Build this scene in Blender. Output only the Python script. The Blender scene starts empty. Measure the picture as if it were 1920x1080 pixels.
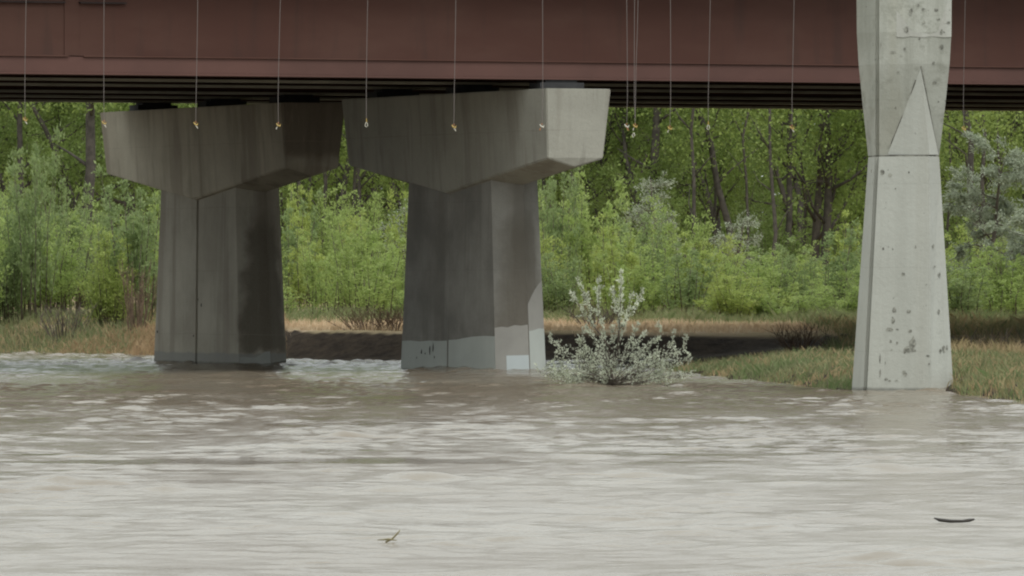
import bpy, math, random
import numpy as np

# ------------------------------------------------------------------ camera, sky, sun, exposure
S = bpy.context.scene
COL = S.collection
FPX = 15200.0            # focal length of the long lens in pixels of a 1920 px wide frame
HOR = 528.0              # row of the horizon in that frame
EYE = 1.6                # camera height above the water

cam = bpy.data.cameras.new("camera")
cam.sensor_width = 36.0
cam.lens = 36.0 * FPX / 1920.0
cam.clip_start = 1.0
cam.clip_end = 6000.0
cam_ob = bpy.data.objects.new("camera", cam)
COL.objects.link(cam_ob)
cam_ob.location = (0, 0, EYE)
cam_ob.rotation_euler = (math.pi / 2 - math.atan((540 - HOR) / FPX), 0, 0)
S.camera = cam_ob

CLOUD = 9.8              # radiance of the cloud deck before the background strength
SUN_EL, SUN_AZ = math.radians(58), math.radians(152)   # azimuth clockwise from +Y (view direction)
world = bpy.data.worlds.new("World")
S.world = world
world.use_nodes = True
wn, wl = world.node_tree.nodes, world.node_tree.links
wn.clear()
sky = wn.new("ShaderNodeTexSky")
sky.sky_type = 'NISHITA'
sky.sun_disc = False
sky.sun_elevation = SUN_EL
sky.sun_rotation = SUN_AZ
sky.air_density = 1.0
sky.dust_density = 4.0
sky.ozone_density = 1.0
hsv = wn.new("ShaderNodeHueSaturation")
hsv.inputs["Saturation"].default_value = 0.16      # an overcast sky: the blue is all but gone
tint = wn.new("ShaderNodeMix"); tint.data_type = 'RGBA'; tint.blend_type = 'MULTIPLY'
tint.inputs["Factor"].default_value = 1.0
tint.inputs[7].default_value = (0.93, 1.0, 0.98, 1)
bg = wn.new("ShaderNodeBackground")
bg.inputs["Strength"].default_value = 0.085
wo = wn.new("ShaderNodeOutputWorld")
wl.new(sky.outputs[0], hsv.inputs["Color"])
wl.new(hsv.outputs[0], tint.inputs[6])
# a closed deck of even grey cloud over the sky, a little lumpy
wtc = wn.new("ShaderNodeTexCoord")
wmp = wn.new("ShaderNodeMapping"); wmp.inputs["Scale"].default_value = (1.0, 1.0, 2.6)
wl.new(wtc.outputs["Generated"], wmp.inputs["Vector"])
wnz = wn.new("ShaderNodeTexNoise"); wnz.inputs["Scale"].default_value = 2.4; wnz.inputs["Detail"].default_value = 5
wl.new(wmp.outputs[0], wnz.inputs["Vector"])
wcl = wn.new("ShaderNodeMix"); wcl.data_type = 'RGBA'
wcl.inputs[6].default_value = (CLOUD * 0.855, CLOUD * 0.912, CLOUD * 0.905, 1)
wcl.inputs[7].default_value = (CLOUD * 1.04, CLOUD * 1.10, CLOUD * 1.075, 1)
wl.new(wnz.outputs["Fac"], wcl.inputs[0])
cover = wn.new("ShaderNodeMix"); cover.data_type = 'RGBA'
cover.inputs[0].default_value = 0.85
wl.new(tint.outputs[2], cover.inputs[6]); wl.new(wcl.outputs[2], cover.inputs[7])
wl.new(cover.outputs[2], bg.inputs["Color"])
wl.new(bg.outputs[0], wo.inputs["Surface"])

sl = bpy.data.lights.new("sun", 'SUN')
sl.energy = 1.3
sl.angle = math.radians(40)
sl.color = (1.0, 0.97, 0.92)
sun = bpy.data.objects.new("sun", sl)
COL.objects.link(sun)
sun.location = (20, -20, 60)
sun.rotation_euler = (math.pi / 2 - SUN_EL, 0, math.pi - SUN_AZ)

vs = S.view_settings
vs.view_transform = 'Standard'
vs.look = 'None'
vs.gamma = 1.0
vs.use_curve_mapping = False
vs.exposure = 0.38
S.render.engine = 'CYCLES'
S.cycles.use_denoising = True
S.cycles.max_bounces = 8
S.cycles.transparent_max_bounces = 4
S.cycles.filter_width = 2.1

# ------------------------------------------------------------------ helpers
def px(x, y, d):
    """point seen at pixel (x, y) of the 1920x1080 frame at depth d"""
    return np.array(((x - 960) * d / FPX, d, EYE + (HOR - y) * d / FPX))

def new_mat(name):
    m = bpy.data.materials.new(name)
    m.use_nodes = True
    return m, m.node_tree.nodes, m.node_tree.links, m.node_tree.nodes["Principled BSDF"]

def mix_rgb(N, L, fac, a, b, mode='MIX'):
    n = N.new("ShaderNodeMix"); n.data_type = 'RGBA'; n.blend_type = mode
    for sock, v in ((n.inputs[0], fac), (n.inputs[6], a), (n.inputs[7], b)):
        if isinstance(v, (int, float)): sock.default_value = v
        elif isinstance(v, (tuple, list)): sock.default_value = (*v, 1) if len(v) == 3 else v
        else: L.new(v, sock)
    return n.outputs[2]

def noise(N, L, vec, scale, detail=4, rough=0.55, mapping=None, loc=(0, 0, 0)):
    if mapping is not None or loc != (0, 0, 0):
        mp = N.new("ShaderNodeMapping")
        mp.inputs["Scale"].default_value = mapping or (1, 1, 1)
        mp.inputs["Location"].default_value = loc
        L.new(vec, mp.inputs["Vector"])
        vec = mp.outputs[0]
    n = N.new("ShaderNodeTexNoise")
    n.inputs["Scale"].default_value = scale
    n.inputs["Detail"].default_value = detail
    n.inputs["Roughness"].default_value = rough
    L.new(vec, n.inputs["Vector"])
    return n.outputs["Fac"]

def ramp(N, L, val, lo, hi, a=0.0, b=1.0):
    m = N.new("ShaderNodeMapRange")
    m.interpolation_type = 'SMOOTHSTEP'
    m.inputs["From Min"].default_value = lo
    m.inputs["From Max"].default_value = hi
    m.inputs["To Min"].default_value = a
    m.inputs["To Max"].default_value = b
    L.new(val, m.inputs["Value"])
    return m.outputs[0]

def math_n(N, L, op, a, b=None):
    n = N.new("ShaderNodeMath"); n.operation = op
    for i, v in enumerate((a, b)):
        if v is None: continue
        if isinstance(v, (int, float)): n.inputs[i].default_value = v
        else: L.new(v, n.inputs[i])
    return n.outputs[0]

def obj_coord(N):
    return N.new("ShaderNodeTexCoord").outputs["Object"]

def sep(N, L, v):
    n = N.new("ShaderNodeSeparateXYZ"); L.new(v, n.inputs[0]); return n.outputs

def bump(N, L, bsdf, height, strength, dist):
    b = N.new("ShaderNodeBump")
    b.inputs["Strength"].default_value = strength
    b.inputs["Distance"].default_value = dist
    L.new(height, b.inputs["Height"])
    L.new(b.outputs[0], bsdf.inputs["Normal"])

def concrete(name, base, dark, streak=0.6, blotch=0.5, warm=(0.16, 0.12, 0.09), seed=0.0, band=None, nose_stain_shade=0.0, specks=0.0, end_stain=False, mottle=0.0):
    m, N, L, B = new_mat(name)
    v = obj_coord(N)
    c = base
    big = noise(N, L, v, 0.9, 5, 0.6, loc=(seed, seed * 2, 0))
    col = mix_rgb(N, L, ramp(N, L, big, 0.3, 0.72, 0, blotch), base, dark)
    st = noise(N, L, v, 1.0, 5, 0.62, mapping=(5.0, 3.2, 0.22), loc=(seed * 3, 0, seed))
    col = mix_rgb(N, L, ramp(N, L, st, 0.5, 0.68, 0, streak), col, dark)
    st2 = noise(N, L, v, 1.0, 3, 0.5, mapping=(2.2, 1.5, 0.10), loc=(seed * 5, 3, seed))
    col = mix_rgb(N, L, ramp(N, L, st2, 0.52, 0.66, 0, streak * 0.7), col, warm)
    st3 = noise(N, L, v, 1.0, 4, 0.6, mapping=(9.0, 7.0, 0.35), loc=(seed * 7, 1, seed))
    col = mix_rgb(N, L, ramp(N, L, st3, 0.60, 0.72, 0, streak * 0.35), col, tuple(min(1, x * 1.5) for x in base))
    xyz = sep(N, L, v)
    if nose_stain_shade:  # real stain on the brown pier, painted shade on the grey one
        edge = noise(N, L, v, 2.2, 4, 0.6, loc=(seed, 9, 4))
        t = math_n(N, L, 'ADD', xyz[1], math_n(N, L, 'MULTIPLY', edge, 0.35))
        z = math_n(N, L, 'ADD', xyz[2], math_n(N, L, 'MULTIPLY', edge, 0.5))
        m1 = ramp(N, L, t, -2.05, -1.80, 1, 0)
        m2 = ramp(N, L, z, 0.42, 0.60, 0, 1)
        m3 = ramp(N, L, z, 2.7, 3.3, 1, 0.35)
        f = math_n(N, L, 'MULTIPLY', math_n(N, L, 'MULTIPLY', m1, m2), math_n(N, L, 'MULTIPLY', m3, nose_stain_shade))
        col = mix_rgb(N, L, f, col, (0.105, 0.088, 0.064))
    if end_stain:
        e = noise(N, L, v, 2.0, 4, 0.6, loc=(1, 2, seed))
        m1 = ramp(N, L, xyz[1], -4.55, -4.44, 1, 0)
        z = math_n(N, L, 'ADD', xyz[2], math_n(N, L, 'MULTIPLY', e, 0.4))
        col = mix_rgb(N, L, math_n(N, L, 'MULTIPLY', m1, ramp(N, L, z, 4.0, 4.3, 0.15, 0.75)), col, (0.12, 0.09, 0.068))
    if mottle:
        mo = noise(N, L, v, 4.5, 6, 0.72, loc=(seed, 1, 3))
        col = mix_rgb(N, L, ramp(N, L, mo, 0.52, 0.66, 0, mottle), col, dark)
    if band:
        wob = noise(N, L, v, 3.0, 4, 0.6, loc=(2, seed, 0))
        z = math_n(N, L, 'ADD', xyz[2], math_n(N, L, 'MULTIPLY', wob, 0.12))
        col = mix_rgb(N, L, ramp(N, L, z, band[0] + 0.04, band[0] + 0.09, 0.8, 0), col, band[1])
    # wet line right at the water
    wl_ = noise(N, L, v, 6.0, 3, 0.6)
    zz = math_n(N, L, 'ADD', xyz[2], math_n(N, L, 'MULTIPLY', wl_, 0.05))
    col = mix_rgb(N, L, ramp(N, L, zz, 0.05, 0.10, 0.6, 0), col, (0.06, 0.055, 0.045))
    if specks:
        sp = noise(N, L, v, 7.0, 3, 0.7, loc=(seed, 5, 8))
        col = mix_rgb(N, L, ramp(N, L, sp, 0.69, 0.73, 0, specks), col, (0.13, 0.13, 0.11))
    # shuttering: faint lift lines and the grain of the boards
    lift = math_n(N, L, 'ADD', xyz[2], math_n(N, L, 'MULTIPLY', noise(N, L, v, 1.5, 2, 0.5), 0.05))
    fr = math_n(N, L, 'ABSOLUTE', math_n(N, L, 'SUBTRACT', math_n(N, L, 'FRACT', math_n(N, L, 'MULTIPLY', lift, 0.82)), 0.5))
    col = mix_rgb(N, L, math_n(N, L, 'MULTIPLY', ramp(N, L, fr, 0.0, 0.012, 0.5, 0), ramp(N, L, big, 0.35, 0.6, 0.15, 0.9)), col, dark)
    drip = noise(N, L, v, 1.0, 5, 0.7, mapping=(16.0, 11.0, 0.30), loc=(seed * 2, 7, seed))
    col = mix_rgb(N, L, math_n(N, L, 'MULTIPLY', ramp(N, L, drip, 0.56, 0.66), ramp(N, L, big, 0.45, 0.6, 0, streak * 0.8)), col, dark)
    fine = noise(N, L, v, 40.0, 3, 0.7)
    col = mix_rgb(N, L, ramp(N, L, fine, 0.25, 0.75, 0, 0.25), col, dark)
    L.new(col, B.inputs["Base Color"])
    B.inputs["Roughness"].default_value = 0.9
    B.inputs["Specular IOR Level"].default_value = 0.25
    bump(N, L, B, noise(N, L, v, 14.0, 5, 0.65), 0.35, 0.02)
    return m

def plain(name, col, rough=0.7, var=0.25, scale=3.0, metallic=0.0):
    m, N, L, B = new_mat(name)
    v = obj_coord(N)
    n = noise(N, L, v, scale, 5, 0.6)
    c = mix_rgb(N, L, ramp(N, L, n, 0.3, 0.7, 0, 1), tuple(x * (1 - var) for x in col), tuple(min(1, x * (1 + var)) for x in col))
    L.new(c, B.inputs["Base Color"])
    B.inputs["Roughness"].default_value = rough
    B.inputs["Metallic"].default_value = metallic
    return m

def leaf_mat(name, a, b, trans=0.35, wscale=0.6):
    """two leaf colours, mixed by plant and by clump; thin leaves let light through"""
    m, N, L, B = new_mat(name)
    geo = N.new("ShaderNodeNewGeometry")
    info = N.new("ShaderNodeObjectInfo")
    n1 = noise(N, L, geo.outputs["Position"], wscale, 3, 0.6)
    n2 = noise(N, L, geo.outputs["Position"], 6.0, 2, 0.6)
    isl = geo.outputs["Random Per Island"]
    f = math_n(N, L, 'MULTIPLY', ramp(N, L, n1, 0.3, 0.7), 0.45)
    f = math_n(N, L, 'ADD', f, math_n(N, L, 'MULTIPLY', info.outputs["Random"], 0.30))
    f = math_n(N, L, 'ADD', f, math_n(N, L, 'MULTIPLY', isl, 0.25))
    col = mix_rgb(N, L, f, a, b)
    hs = N.new("ShaderNodeHueSaturation")
    L.new(col, hs.inputs["Color"])
    L.new(ramp(N, L, n2, 0.25, 0.75, 0.75, 1.25), hs.inputs["Value"])
    col = hs.outputs[0]
    L.new(col, B.inputs["Base Color"])
    B.inputs["Roughness"].default_value = 0.55
    B.inputs["Specular IOR Level"].default_value = 0.35
    tr = N.new("ShaderNodeBsdfTranslucent")
    L.new(col, tr.inputs["Color"])
    mx = N.new("ShaderNodeMixShader")
    mx.inputs[0].default_value = trans
    L.new(B.outputs[0], mx.inputs[1]); L.new(tr.outputs[0], mx.inputs[2])
    L.new(mx.outputs[0], N["Material Output"].inputs["Surface"])
    return m

def np_mesh(name, V, F, smooth=False):
    V = np.asarray(V, dtype=np.float32).reshape(-1, 3)
    me = bpy.data.meshes.new(name)
    me.vertices.add(len(V))
    me.vertices.foreach_set("co", V.ravel())
    if isinstance(F, np.ndarray):
        n, k = F.shape
        me.loops.add(n * k)
        me.loops.foreach_set("vertex_index", F.astype(np.int32).ravel())
        me.polygons.add(n)
        me.polygons.foreach_set("loop_start", np.arange(0, n * k, k, dtype=np.int32))
    else:
        lens = [len(f) for f in F]
        flat = np.array([i for f in F for i in f], dtype=np.int32)
        me.loops.add(len(flat))
        me.loops.foreach_set("vertex_index", flat)
        me.polygons.add(len(F))
        me.polygons.foreach_set("loop_start", np.concatenate(([0], np.cumsum(lens)[:-1])).astype(np.int32))
    me.update(calc_edges=True)
    me.validate()
    me.polygons.foreach_set("use_smooth", np.full(len(me.polygons), bool(smooth)))
    return me

def link(name, me, mat=None, parent=None, loc=None):
    o = bpy.data.objects.new(name, me)
    COL.objects.link(o)
    if mat is not None and me is not None and not me.materials:
        me.materials.append(mat)
    if parent is not None: o.parent = parent
    if loc is not None: o.location = loc
    return o

def thing(name, label, cat, loc=(0, 0, 0), rot=(0, 0, 0), group=None):
    o = bpy.data.objects.new(name, None)
    COL.objects.link(o)
    o.empty_display_size = 0.3
    o.location = loc; o.rotation_euler = rot
    return tag(o, label, cat, group)

def tag(o, label, cat, group=None):
    o["label"] = label; o["category"] = cat
    if group: o["group"] = group
    return o

class MB:
    """collects solids into one mesh"""
    def __init__(s): s.v, s.f = [], []
    def add(s, V, F):
        k = len(s.v)
        s.v += [tuple(map(float, p)) for p in V]
        s.f += [tuple(i + k for i in f) for f in F]
        return s
    def box(s, x0, x1, y0, y1, z0, z1):
        V = [(x, y, z) for z in (z0, z1) for y in (y0, y1) for x in (x0, x1)]
        return s.add(V, [(0, 2, 3, 1), (4, 5, 7, 6), (0, 1, 5, 4), (2, 6, 7, 3), (0, 4, 6, 2), (1, 3, 7, 5)])
    def loft(s, rings):
        n = len(rings[0]); V = [p for r in rings for p in r]; F = []
        for k in range(len(rings) - 1):
            for i in range(n):
                j = (i + 1) % n
                F.append((k * n + i, k * n + j, (k + 1) * n + j, (k + 1) * n + i))
        F.append(tuple(range(n - 1, -1, -1)))
        F.append(tuple(range((len(rings) - 1) * n, len(rings) * n)))
        return s.add(V, F)
    def tube(s, pts, radii, sides=6):
        pts = [np.array(p, float) for p in pts]
        rings = []
        for i, p in enumerate(pts):
            d = pts[min(i + 1, len(pts) - 1)] - pts[max(i - 1, 0)]
            d = d / (np.linalg.norm(d) + 1e-9)
            a = np.cross(d, (0, 0, 1) if abs(d[2]) < 0.9 else (1, 0, 0)); a /= np.linalg.norm(a)
            b = np.cross(d, a)
            r = radii[i] if hasattr(radii, '__len__') else radii
            rings.append([p + r * (math.cos(2 * math.pi * k / sides) * a + math.sin(2 * math.pi * k / sides) * b) for k in range(sides)])
        return s.loft(rings)
    def mesh(s, name, smooth=False): return np_mesh(name, s.v, s.f, smooth)
    def obj(s, name, mat, parent=None, loc=None, smooth=False): return link(name, s.mesh(name, smooth), mat, parent, loc)

rng = np.random.default_rng(11)

# ------------------------------------------------------------------ the lie of the land
XS = np.array([-600, -60, -25, -11.4, -7.7, -4.6, -2.2, 0.2, 1.4, 2.5, 3.2, 4.3, 4.8, 6.22, 6.36, 6.75, 10, 25, 60, 600])
YS = np.array([230, 196, 186, 180.1, 173.9, 165.6, 163.4, 159, 154, 147, 139, 125.4, 118.6, 118.6, 112.5, 106, 95, 82, 75, 60])
SC = np.array([400, 220, 200, 181, 174.5, 166, 164.2, 162.6, 162.2, 162, 162, 162, 162, 162, 161, 160, 159, 150, 145, 145])   # foot of the cut bank

def shore(x): return np.interp(x, XS, YS)
def scarp(x): return np.interp(x, XS, SC)

def sm(a, b, v):
    t = np.clip((v - a) / (b - a), 0, 1)
    return t * t * (3 - 2 * t)

def wob(x, y):
    return (np.sin(x * 1.3 + 0.7 * y) * 0.4 + np.sin(x * 2.9 - y * 1.1 + 1) * 0.3 + np.sin(x * 0.6 + y * 2.3 + 2) * 0.3)

def ground_z(x, y):
    x = np.asarray(x, float); y = np.asarray(y, float)
    s = y - shore(x)
    top = 0.55 + np.clip((y - 160) * 0.0082, -0.05, 0.55)
    low = np.where(s < 0, np.maximum(s * 0.12, -0.9), (0.03 + 0.20 * sm(2.8, 5.4, x)) * sm(0, 11, s) + 0.02 * np.clip(s, 0, 1))
    sc = scarp(x)
    steep = np.where(x < -5.5, 9.0, 1.5)
    k = sm(0, 1, (y - sc) / steep) * (s > 0)
    z = low * (1 - k) + top * k
    z = z + 0.035 * wob(x * 0.9, y * 0.5) * sm(0.2, 3, s)
    # the bank the camera stands on
    near = sm(24, 2, y) * 1.0
    z = np.where(y < 30, np.maximum(z, -0.9 + near * 1.1), z)
    return z

gx = np.concatenate((np.array([-2500, -900, -300, -120, -60, -40, -30]), np.arange(-24, 24.01, 0.3), np.array([30, 40, 60, 120, 300, 900, 2500])))
gy = np.concatenate((np.array([-400, -60, -10, 0, 6, 12, 18, 24, 32, 45, 60, 75, 85, 92]), np.arange(98, 200, 0.3), np.arange(200, 300, 2.0), np.array([320, 400, 600, 1200, 2600, 5000])))
GX, GY = np.meshgrid(gx, gy)
GZ = ground_z(GX, GY)
def grid_faces(nx, ny):
    i = np.arange(nx - 1); j = np.arange(ny - 1)
    I, J = np.meshgrid(i, j)
    a = (J * nx + I).ravel()
    return np.stack((a, a + 1, a + nx + 1, a + nx), 1)
m_ground, N, L, B = new_mat("bank_soil")
v = N.new("ShaderNodeNewGeometry").outputs["Position"]
n1 = noise(N, L, v, 0.5, 6, 0.62)
n2 = noise(N, L, v, 3.5, 5, 0.65)
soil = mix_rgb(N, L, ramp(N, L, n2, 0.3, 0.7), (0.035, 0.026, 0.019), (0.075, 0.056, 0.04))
thatch = mix_rgb(N, L, ramp(N, L, n1, 0.35, 0.65), (0.52, 0.40, 0.27), (0.42, 0.34, 0.20))
nz = sep(N, L, N.new("ShaderNodeNewGeometry").outputs["Normal"])[2]
pz = sep(N, L, v)[2]
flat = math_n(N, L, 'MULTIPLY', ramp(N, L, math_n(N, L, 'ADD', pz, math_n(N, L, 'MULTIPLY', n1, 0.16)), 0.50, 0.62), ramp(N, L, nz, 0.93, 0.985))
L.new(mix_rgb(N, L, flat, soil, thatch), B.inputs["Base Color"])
B.inputs["Roughness"].default_value = 0.95
B.inputs["Specular IOR Level"].default_value = 0.15
bump(N, L, B, noise(N, L, v, 5.0, 6, 0.7), 0.8, 0.12)
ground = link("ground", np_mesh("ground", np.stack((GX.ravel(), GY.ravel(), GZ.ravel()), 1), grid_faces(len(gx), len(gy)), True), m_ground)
ground["kind"] = "structure"

# ------------------------------------------------------------------ river
wx = np.concatenate((np.array([-2400, -800, -250, -90, -45, -30, -24]), np.arange(-19, -12.6, 0.2), np.arange(-12.6, 12.6, 0.083), np.arange(12.6, 19.01, 0.2), np.array([24, 30, 45, 90, 250, 800, 2400])))
wy = np.concatenate((np.array([-380, -60, -10, 4, 14, 24, 30, 34]), np.arange(37, 88, 0.06), np.arange(88, 188, 0.13), np.array([190, 195, 205, 225, 260, 400])))
WX, WY = np.meshgrid(wx.astype(np.float32), wy.astype(np.float32))
r2 = np.random.default_rng(5)
WZ = np.zeros_like(WX)
patch = 0.75 + 0.35 * np.sin(WX * 0.31 + WY * 0.09 + 1.0) * np.sin(WY * 0.17 - WX * 0.11) + 0.25 * np.sin(WY * 0.43 + WX * 0.21)
def wave_sum(n, l0, l1, slope, power=0.0, spread=1.2):
    Z = np.zeros_like(WX)
    for i in range(n):
        lam = l0 * (l1 / l0) ** r2.random()
        th = math.pi / 2 + r2.normal() * spread
        k = 2 * math.pi / lam
        kx, ky = k * math.cos(th), k * math.sin(th)
        ph = r2.random() * 6.28
        # crests wander, so that no wave train runs on for ever
        w = 0.8 * np.sin(WX * (0.9 / lam) * r2.normal() + WY * (0.5 / lam) * r2.normal() + r2.random() * 6) * 1.3
        Z += np.cos(kx * WX + ky * WY + ph + w) * slope / k / math.sqrt(n / 2)
    return Z
def patchy(seed, lx, ly):
    """smooth random field, about 0 to 1, with patches lx by ly metres"""
    q = np.random.default_rng(seed)
    P = np.zeros_like(WX)
    for i in range(14):
        k = q.uniform(0.5, 2.0)
        P += np.sin(WX / lx * 6.28 * k * q.normal() * .6 + WY / ly * 6.28 * k * q.normal() * .6 + q.random() * 6.28)
    return np.clip(0.5 + P / 7.0, 0, 1)
swell = wave_sum(18, 1.8, 6.0, 0.017)
long_ = wave_sum(30, 0.8, 2.4, 0.085, spread=0.55)
short = wave_sum(48, 0.24, 0.85, 0.105, spread=1.0)
pa = patchy(1, 5.0, 9.0); pb = patchy(2, 3.2, 7.0); pc = patchy(3, 8.0, 14.0)
near_k = sm(112, 84, WY)
race = 1.0 + 1.1 * sm(148, 160, WY)                                # the current is rougher past the piers
# slicks: long, narrow smooth lanes that mirror the dark bank
lanes = patchy(21, 5.5, 2.2)
boil = np.exp(-((WX + 2.0) / 2.6) ** 2 - ((WY - 76) / 6.0) ** 2)
slick = np.clip((lanes + 0.36 * boil - 0.79) / 0.13, 0, 1) * (0.5 + 0.5 * boil)
slick *= sm(104, 88, WY) * (0.5 + 0.5 * sm(50, 66, WY))
rough = 0.15 + 0.05 * sm(80, 60, WY) - 0.10 * slick - 0.05 * sm(98, 112, WY) * sm(150, 140, WY) * (0.4 + 0.6 * pc)
short = short * (1 - 0.9 * slick); long_ = long_ * (1 - 0.75 * slick)
def near_seg(ax, ay, bx_, by_):
    dx, dy = bx_ - ax, by_ - ay
    t = np.clip(((WX - ax) * dx + (WY - ay) * dy) / (dx * dx + dy * dy), 0, 1)
    return np.hypot(WX - ax - t * dx, WY - ay - t * dy)
pile = np.zeros_like(WX)
for ax, ay, bx_, by_, r_ in ((0.29, 143.5, -1.79, 148.3, .55), (-4.7, 154.9, -6.8, 159.8, .55), (4.9, 117.9, 6.4, 117.9, .3), (1.0, 123.6, 2.1, 123.6, .2)):
    dd = near_seg(ax, ay, bx_, by_)
    race = race + 0.8 * np.exp(-(np.maximum(dd - r_, 0) / 0.9) ** 2)
    pile += 0.035 * np.exp(-(np.maximum(dd - r_, 0) / 0.30) ** 2)
WZ += pile * (0.6 + 0.8 * pb)
WZ += swell
WZ += long_ * race * (0.12 + 1.3 * pa ** 2 * pb) * (0.6 + 0.4 * near_k)
WZ += short * race * (1 - 0.22 * sm(82, 60, WY)) * (0.42 + 0.66 * pb + (0.05 + 0.30 * pc) * (1 - near_k))
WZ *= np.exp(-np.maximum(np.abs(WX) - 19, 0) / 3) * ((WY > 36) & (WY < 189))
m_water, N, L, B = new_mat("muddy_water")
v = N.new("ShaderNodeNewGeometry").outputs["Position"]
mud = noise(N, L, v, 1.0, 4, 0.6, mapping=(0.25, 0.12, 1))
L.new(mix_rgb(N, L, ramp(N, L, mud, 0.3, 0.7), (0.205, 0.164, 0.118), (0.255, 0.220, 0.172)), B.inputs["Base Color"])
B.inputs["Roughness"].default_value = 0.2
B.inputs["IOR"].default_value = 1.333
B.inputs["Specular IOR Level"].default_value = 0.5
rip = noise(N, L, v, 1.0, 5, 0.6, mapping=(1.6, 3.0, 1))
rip2 = noise(N, L, v, 1.0, 3, 0.6, mapping=(10.0, 7.0, 1))
hgt = math_n(N, L, 'ADD', rip, math_n(N, L, 'MULTIPLY', rip2, 0.55))
bump(N, L, B, hgt, 0.30, 0.05)
att = N.new("ShaderNodeAttribute"); att.attribute_name = "ripple"
L.new(att.outputs["Fac"], B.inputs["Roughness"])
water = link("river_water", np_mesh("river_water", np.stack((WX.ravel(), WY.ravel(), WZ.ravel()), 1), grid_faces(len(wx), len(wy)), True), m_water)
water["kind"] = "structure"
at_ = water.data.attributes.new("ripple", 'FLOAT', 'POINT')
at_.data.foreach_set("value", rough.astype(np.float32).ravel())
def water_z(x, y):
    i = int(np.clip(np.searchsorted(wx, x), 1, len(wx) - 1)); j = int(np.clip(np.searchsorted(wy, y), 1, len(wy) - 1))
    return float(WZ[j - 1:j + 1, i - 1:i + 1].mean())

# ------------------------------------------------------------------ the girder bridge
ANG = math.atan2(0.399, 0.917)
O = np.array((1.164, 141.5, 0.0))
Uv = np.array((math.cos(ANG), math.sin(ANG), 0)); Wv = np.array((-math.sin(ANG), math.cos(ANG), 0))
def bridge_pt(s, t, z=0.0): return O + s * Uv + t * Wv + np.array((0, 0, z))

m_red = None
m_red, N, L, B = new_mat("weathered_red_paint")
v = obj_coord(N)
n1 = noise(N, L, v, 0.5, 5, 0.6, mapping=(0.6, 1, 1.5))
n2 = noise(N, L, v, 1.0, 4, 0.6, mapping=(3.0, 3.0, 0.3))
c = mix_rgb(N, L, ramp(N, L, n1, 0.35, 0.68), (0.088, 0.038, 0.028), (0.108, 0.053, 0.040))
c = mix_rgb(N, L, ramp(N, L, n2, 0.5, 0.75, 0, 0.4), c, (0.050, 0.031, 0.026))
L.new(c, B.inputs["Base Color"])
B.inputs["Roughness"].default_value = 0.75
B.inputs["Specular IOR Level"].default_value = 0.3
m_dkred = plain("dark_red_paint", (0.035, 0.02, 0.018), 0.8)
m_flange = plain("bounce_lit_flange", (0.30, 0.285, 0.24), 0.9, 0.2, 1.5)  # pale colour paints in the light bounced up from the water
m_band = plain("band_red_paint", (0.108, 0.050, 0.040), 0.75, 0.12, 0.6)
m_deck = concrete("deck_concrete", (0.26, 0.25, 0.22), (0.15, 0.14, 0.12), 0.4, 0.4, seed=3)
m_rubber = plain("bearing_steel", (0.03, 0.03, 0.032), 0.8)

Z0 = 5.14                      # underside of the girders
ZT = 7.20                      # underside of the deck
S0, S1 = -75.0, 70.0
bridge = thing("girder_bridge", "rust-red steel girder bridge crossing above the river on two shaded hammerhead piers", "bridge", tuple(O), (0, 0, ANG))
GT = [0.95, 4.70, 8.40, 13.25, 17.0, 20.7]
for gi, t in enumerate(GT):
    g = MB()
    g.box(S0, S1, t - 0.012, t + 0.012, Z0 + 0.043, ZT - 0.043)       # web
    g.box(S0, S1, t - 0.20, t + 0.20, ZT - 0.04, ZT - 0.003)         # top flange
    go = g.obj("girder", m_red, bridge)
    MB().box(S0, S1, t - 0.24, t + 0.24, Z0, Z0 + 0.04).obj("bottom_flange", m_band if gi == 0 else m_flange, go)
    if gi == 0:
        go["label"] = "front girder with a red-brown web lit from the water side"
        # lower cover plate and the ledges along the outer face
        q = MB().box(S0, S1, t - 0.225, t - 0.190, Z0 + 0.043, Z0 + 0.300); q.obj("cover_plate", m_band, go)
        sx = -10.0
        for a, b in ((S0, -9.22), (-8.95, S1)):
            MB().box(a, b, t - 0.26, t - 0.012, Z0 + 0.303, Z0 + 0.325).obj("ledge", m_red, go)
        for a, b in ((S0, -9.22), (-8.95, -8.1), (9.4, S1)):
            MB().box(a, b, t - 0.10, t - 0.012, Z0 + 1.22, Z0 + 1.25).obj("stiffener", m_dkred, go)
        for s_ in (-9.085, -18.0, -27.0, 11.2, 20.2, 29.2):
            MB().box(s_ - 0.13, s_ + 0.13, t - 0.03, t - 0.0125, Z0 + 0.33, ZT - 0.05).obj("splice_plate", m_red, go)
for ga, gb in zip(GT[:2] + GT[3:5], GT[1:3] + GT[4:6]):
    for s_ in (-24, -12, -4.5, 4.0, 9.5, 16.5, 28):
        d = MB()
        d.box(s_ - 0.05, s_ + 0.05, ga + 0.025, gb - 0.025, Z0 + 0.35, Z0 + 0.45)
        d.box(s_ - 0.05, s_ + 0.05, ga + 0.025, gb - 0.025, ZT - 0.40, ZT - 0.30)
        d.tube([(s_, ga + 0.06, Z0 + 0.47), (s_, gb - 0.06, ZT - 0.43)], 0.05, 5)
        d.tube([(s_ + 0.11, gb - 0.06, Z0 + 0.47), (s_ + 0.11, ga + 0.06, ZT - 0.43)], 0.05, 5)
        d.obj("cross_frame", m_red, bridge)
for a, b in ((0.02, 10.75), (10.80, 21.65)):
    dk = MB().box(S0, S1, a, b, ZT, ZT + 0.25).obj("deck_slab", m_deck, bridge)
    for p in ((a + 0.02, a + 0.34), (b - 0.34, b - 0.02)):
        MB().box(S0, S1, p[0], p[1], ZT + 0.253, ZT + 1.05).obj("parapet", m_deck, dk)
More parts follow.
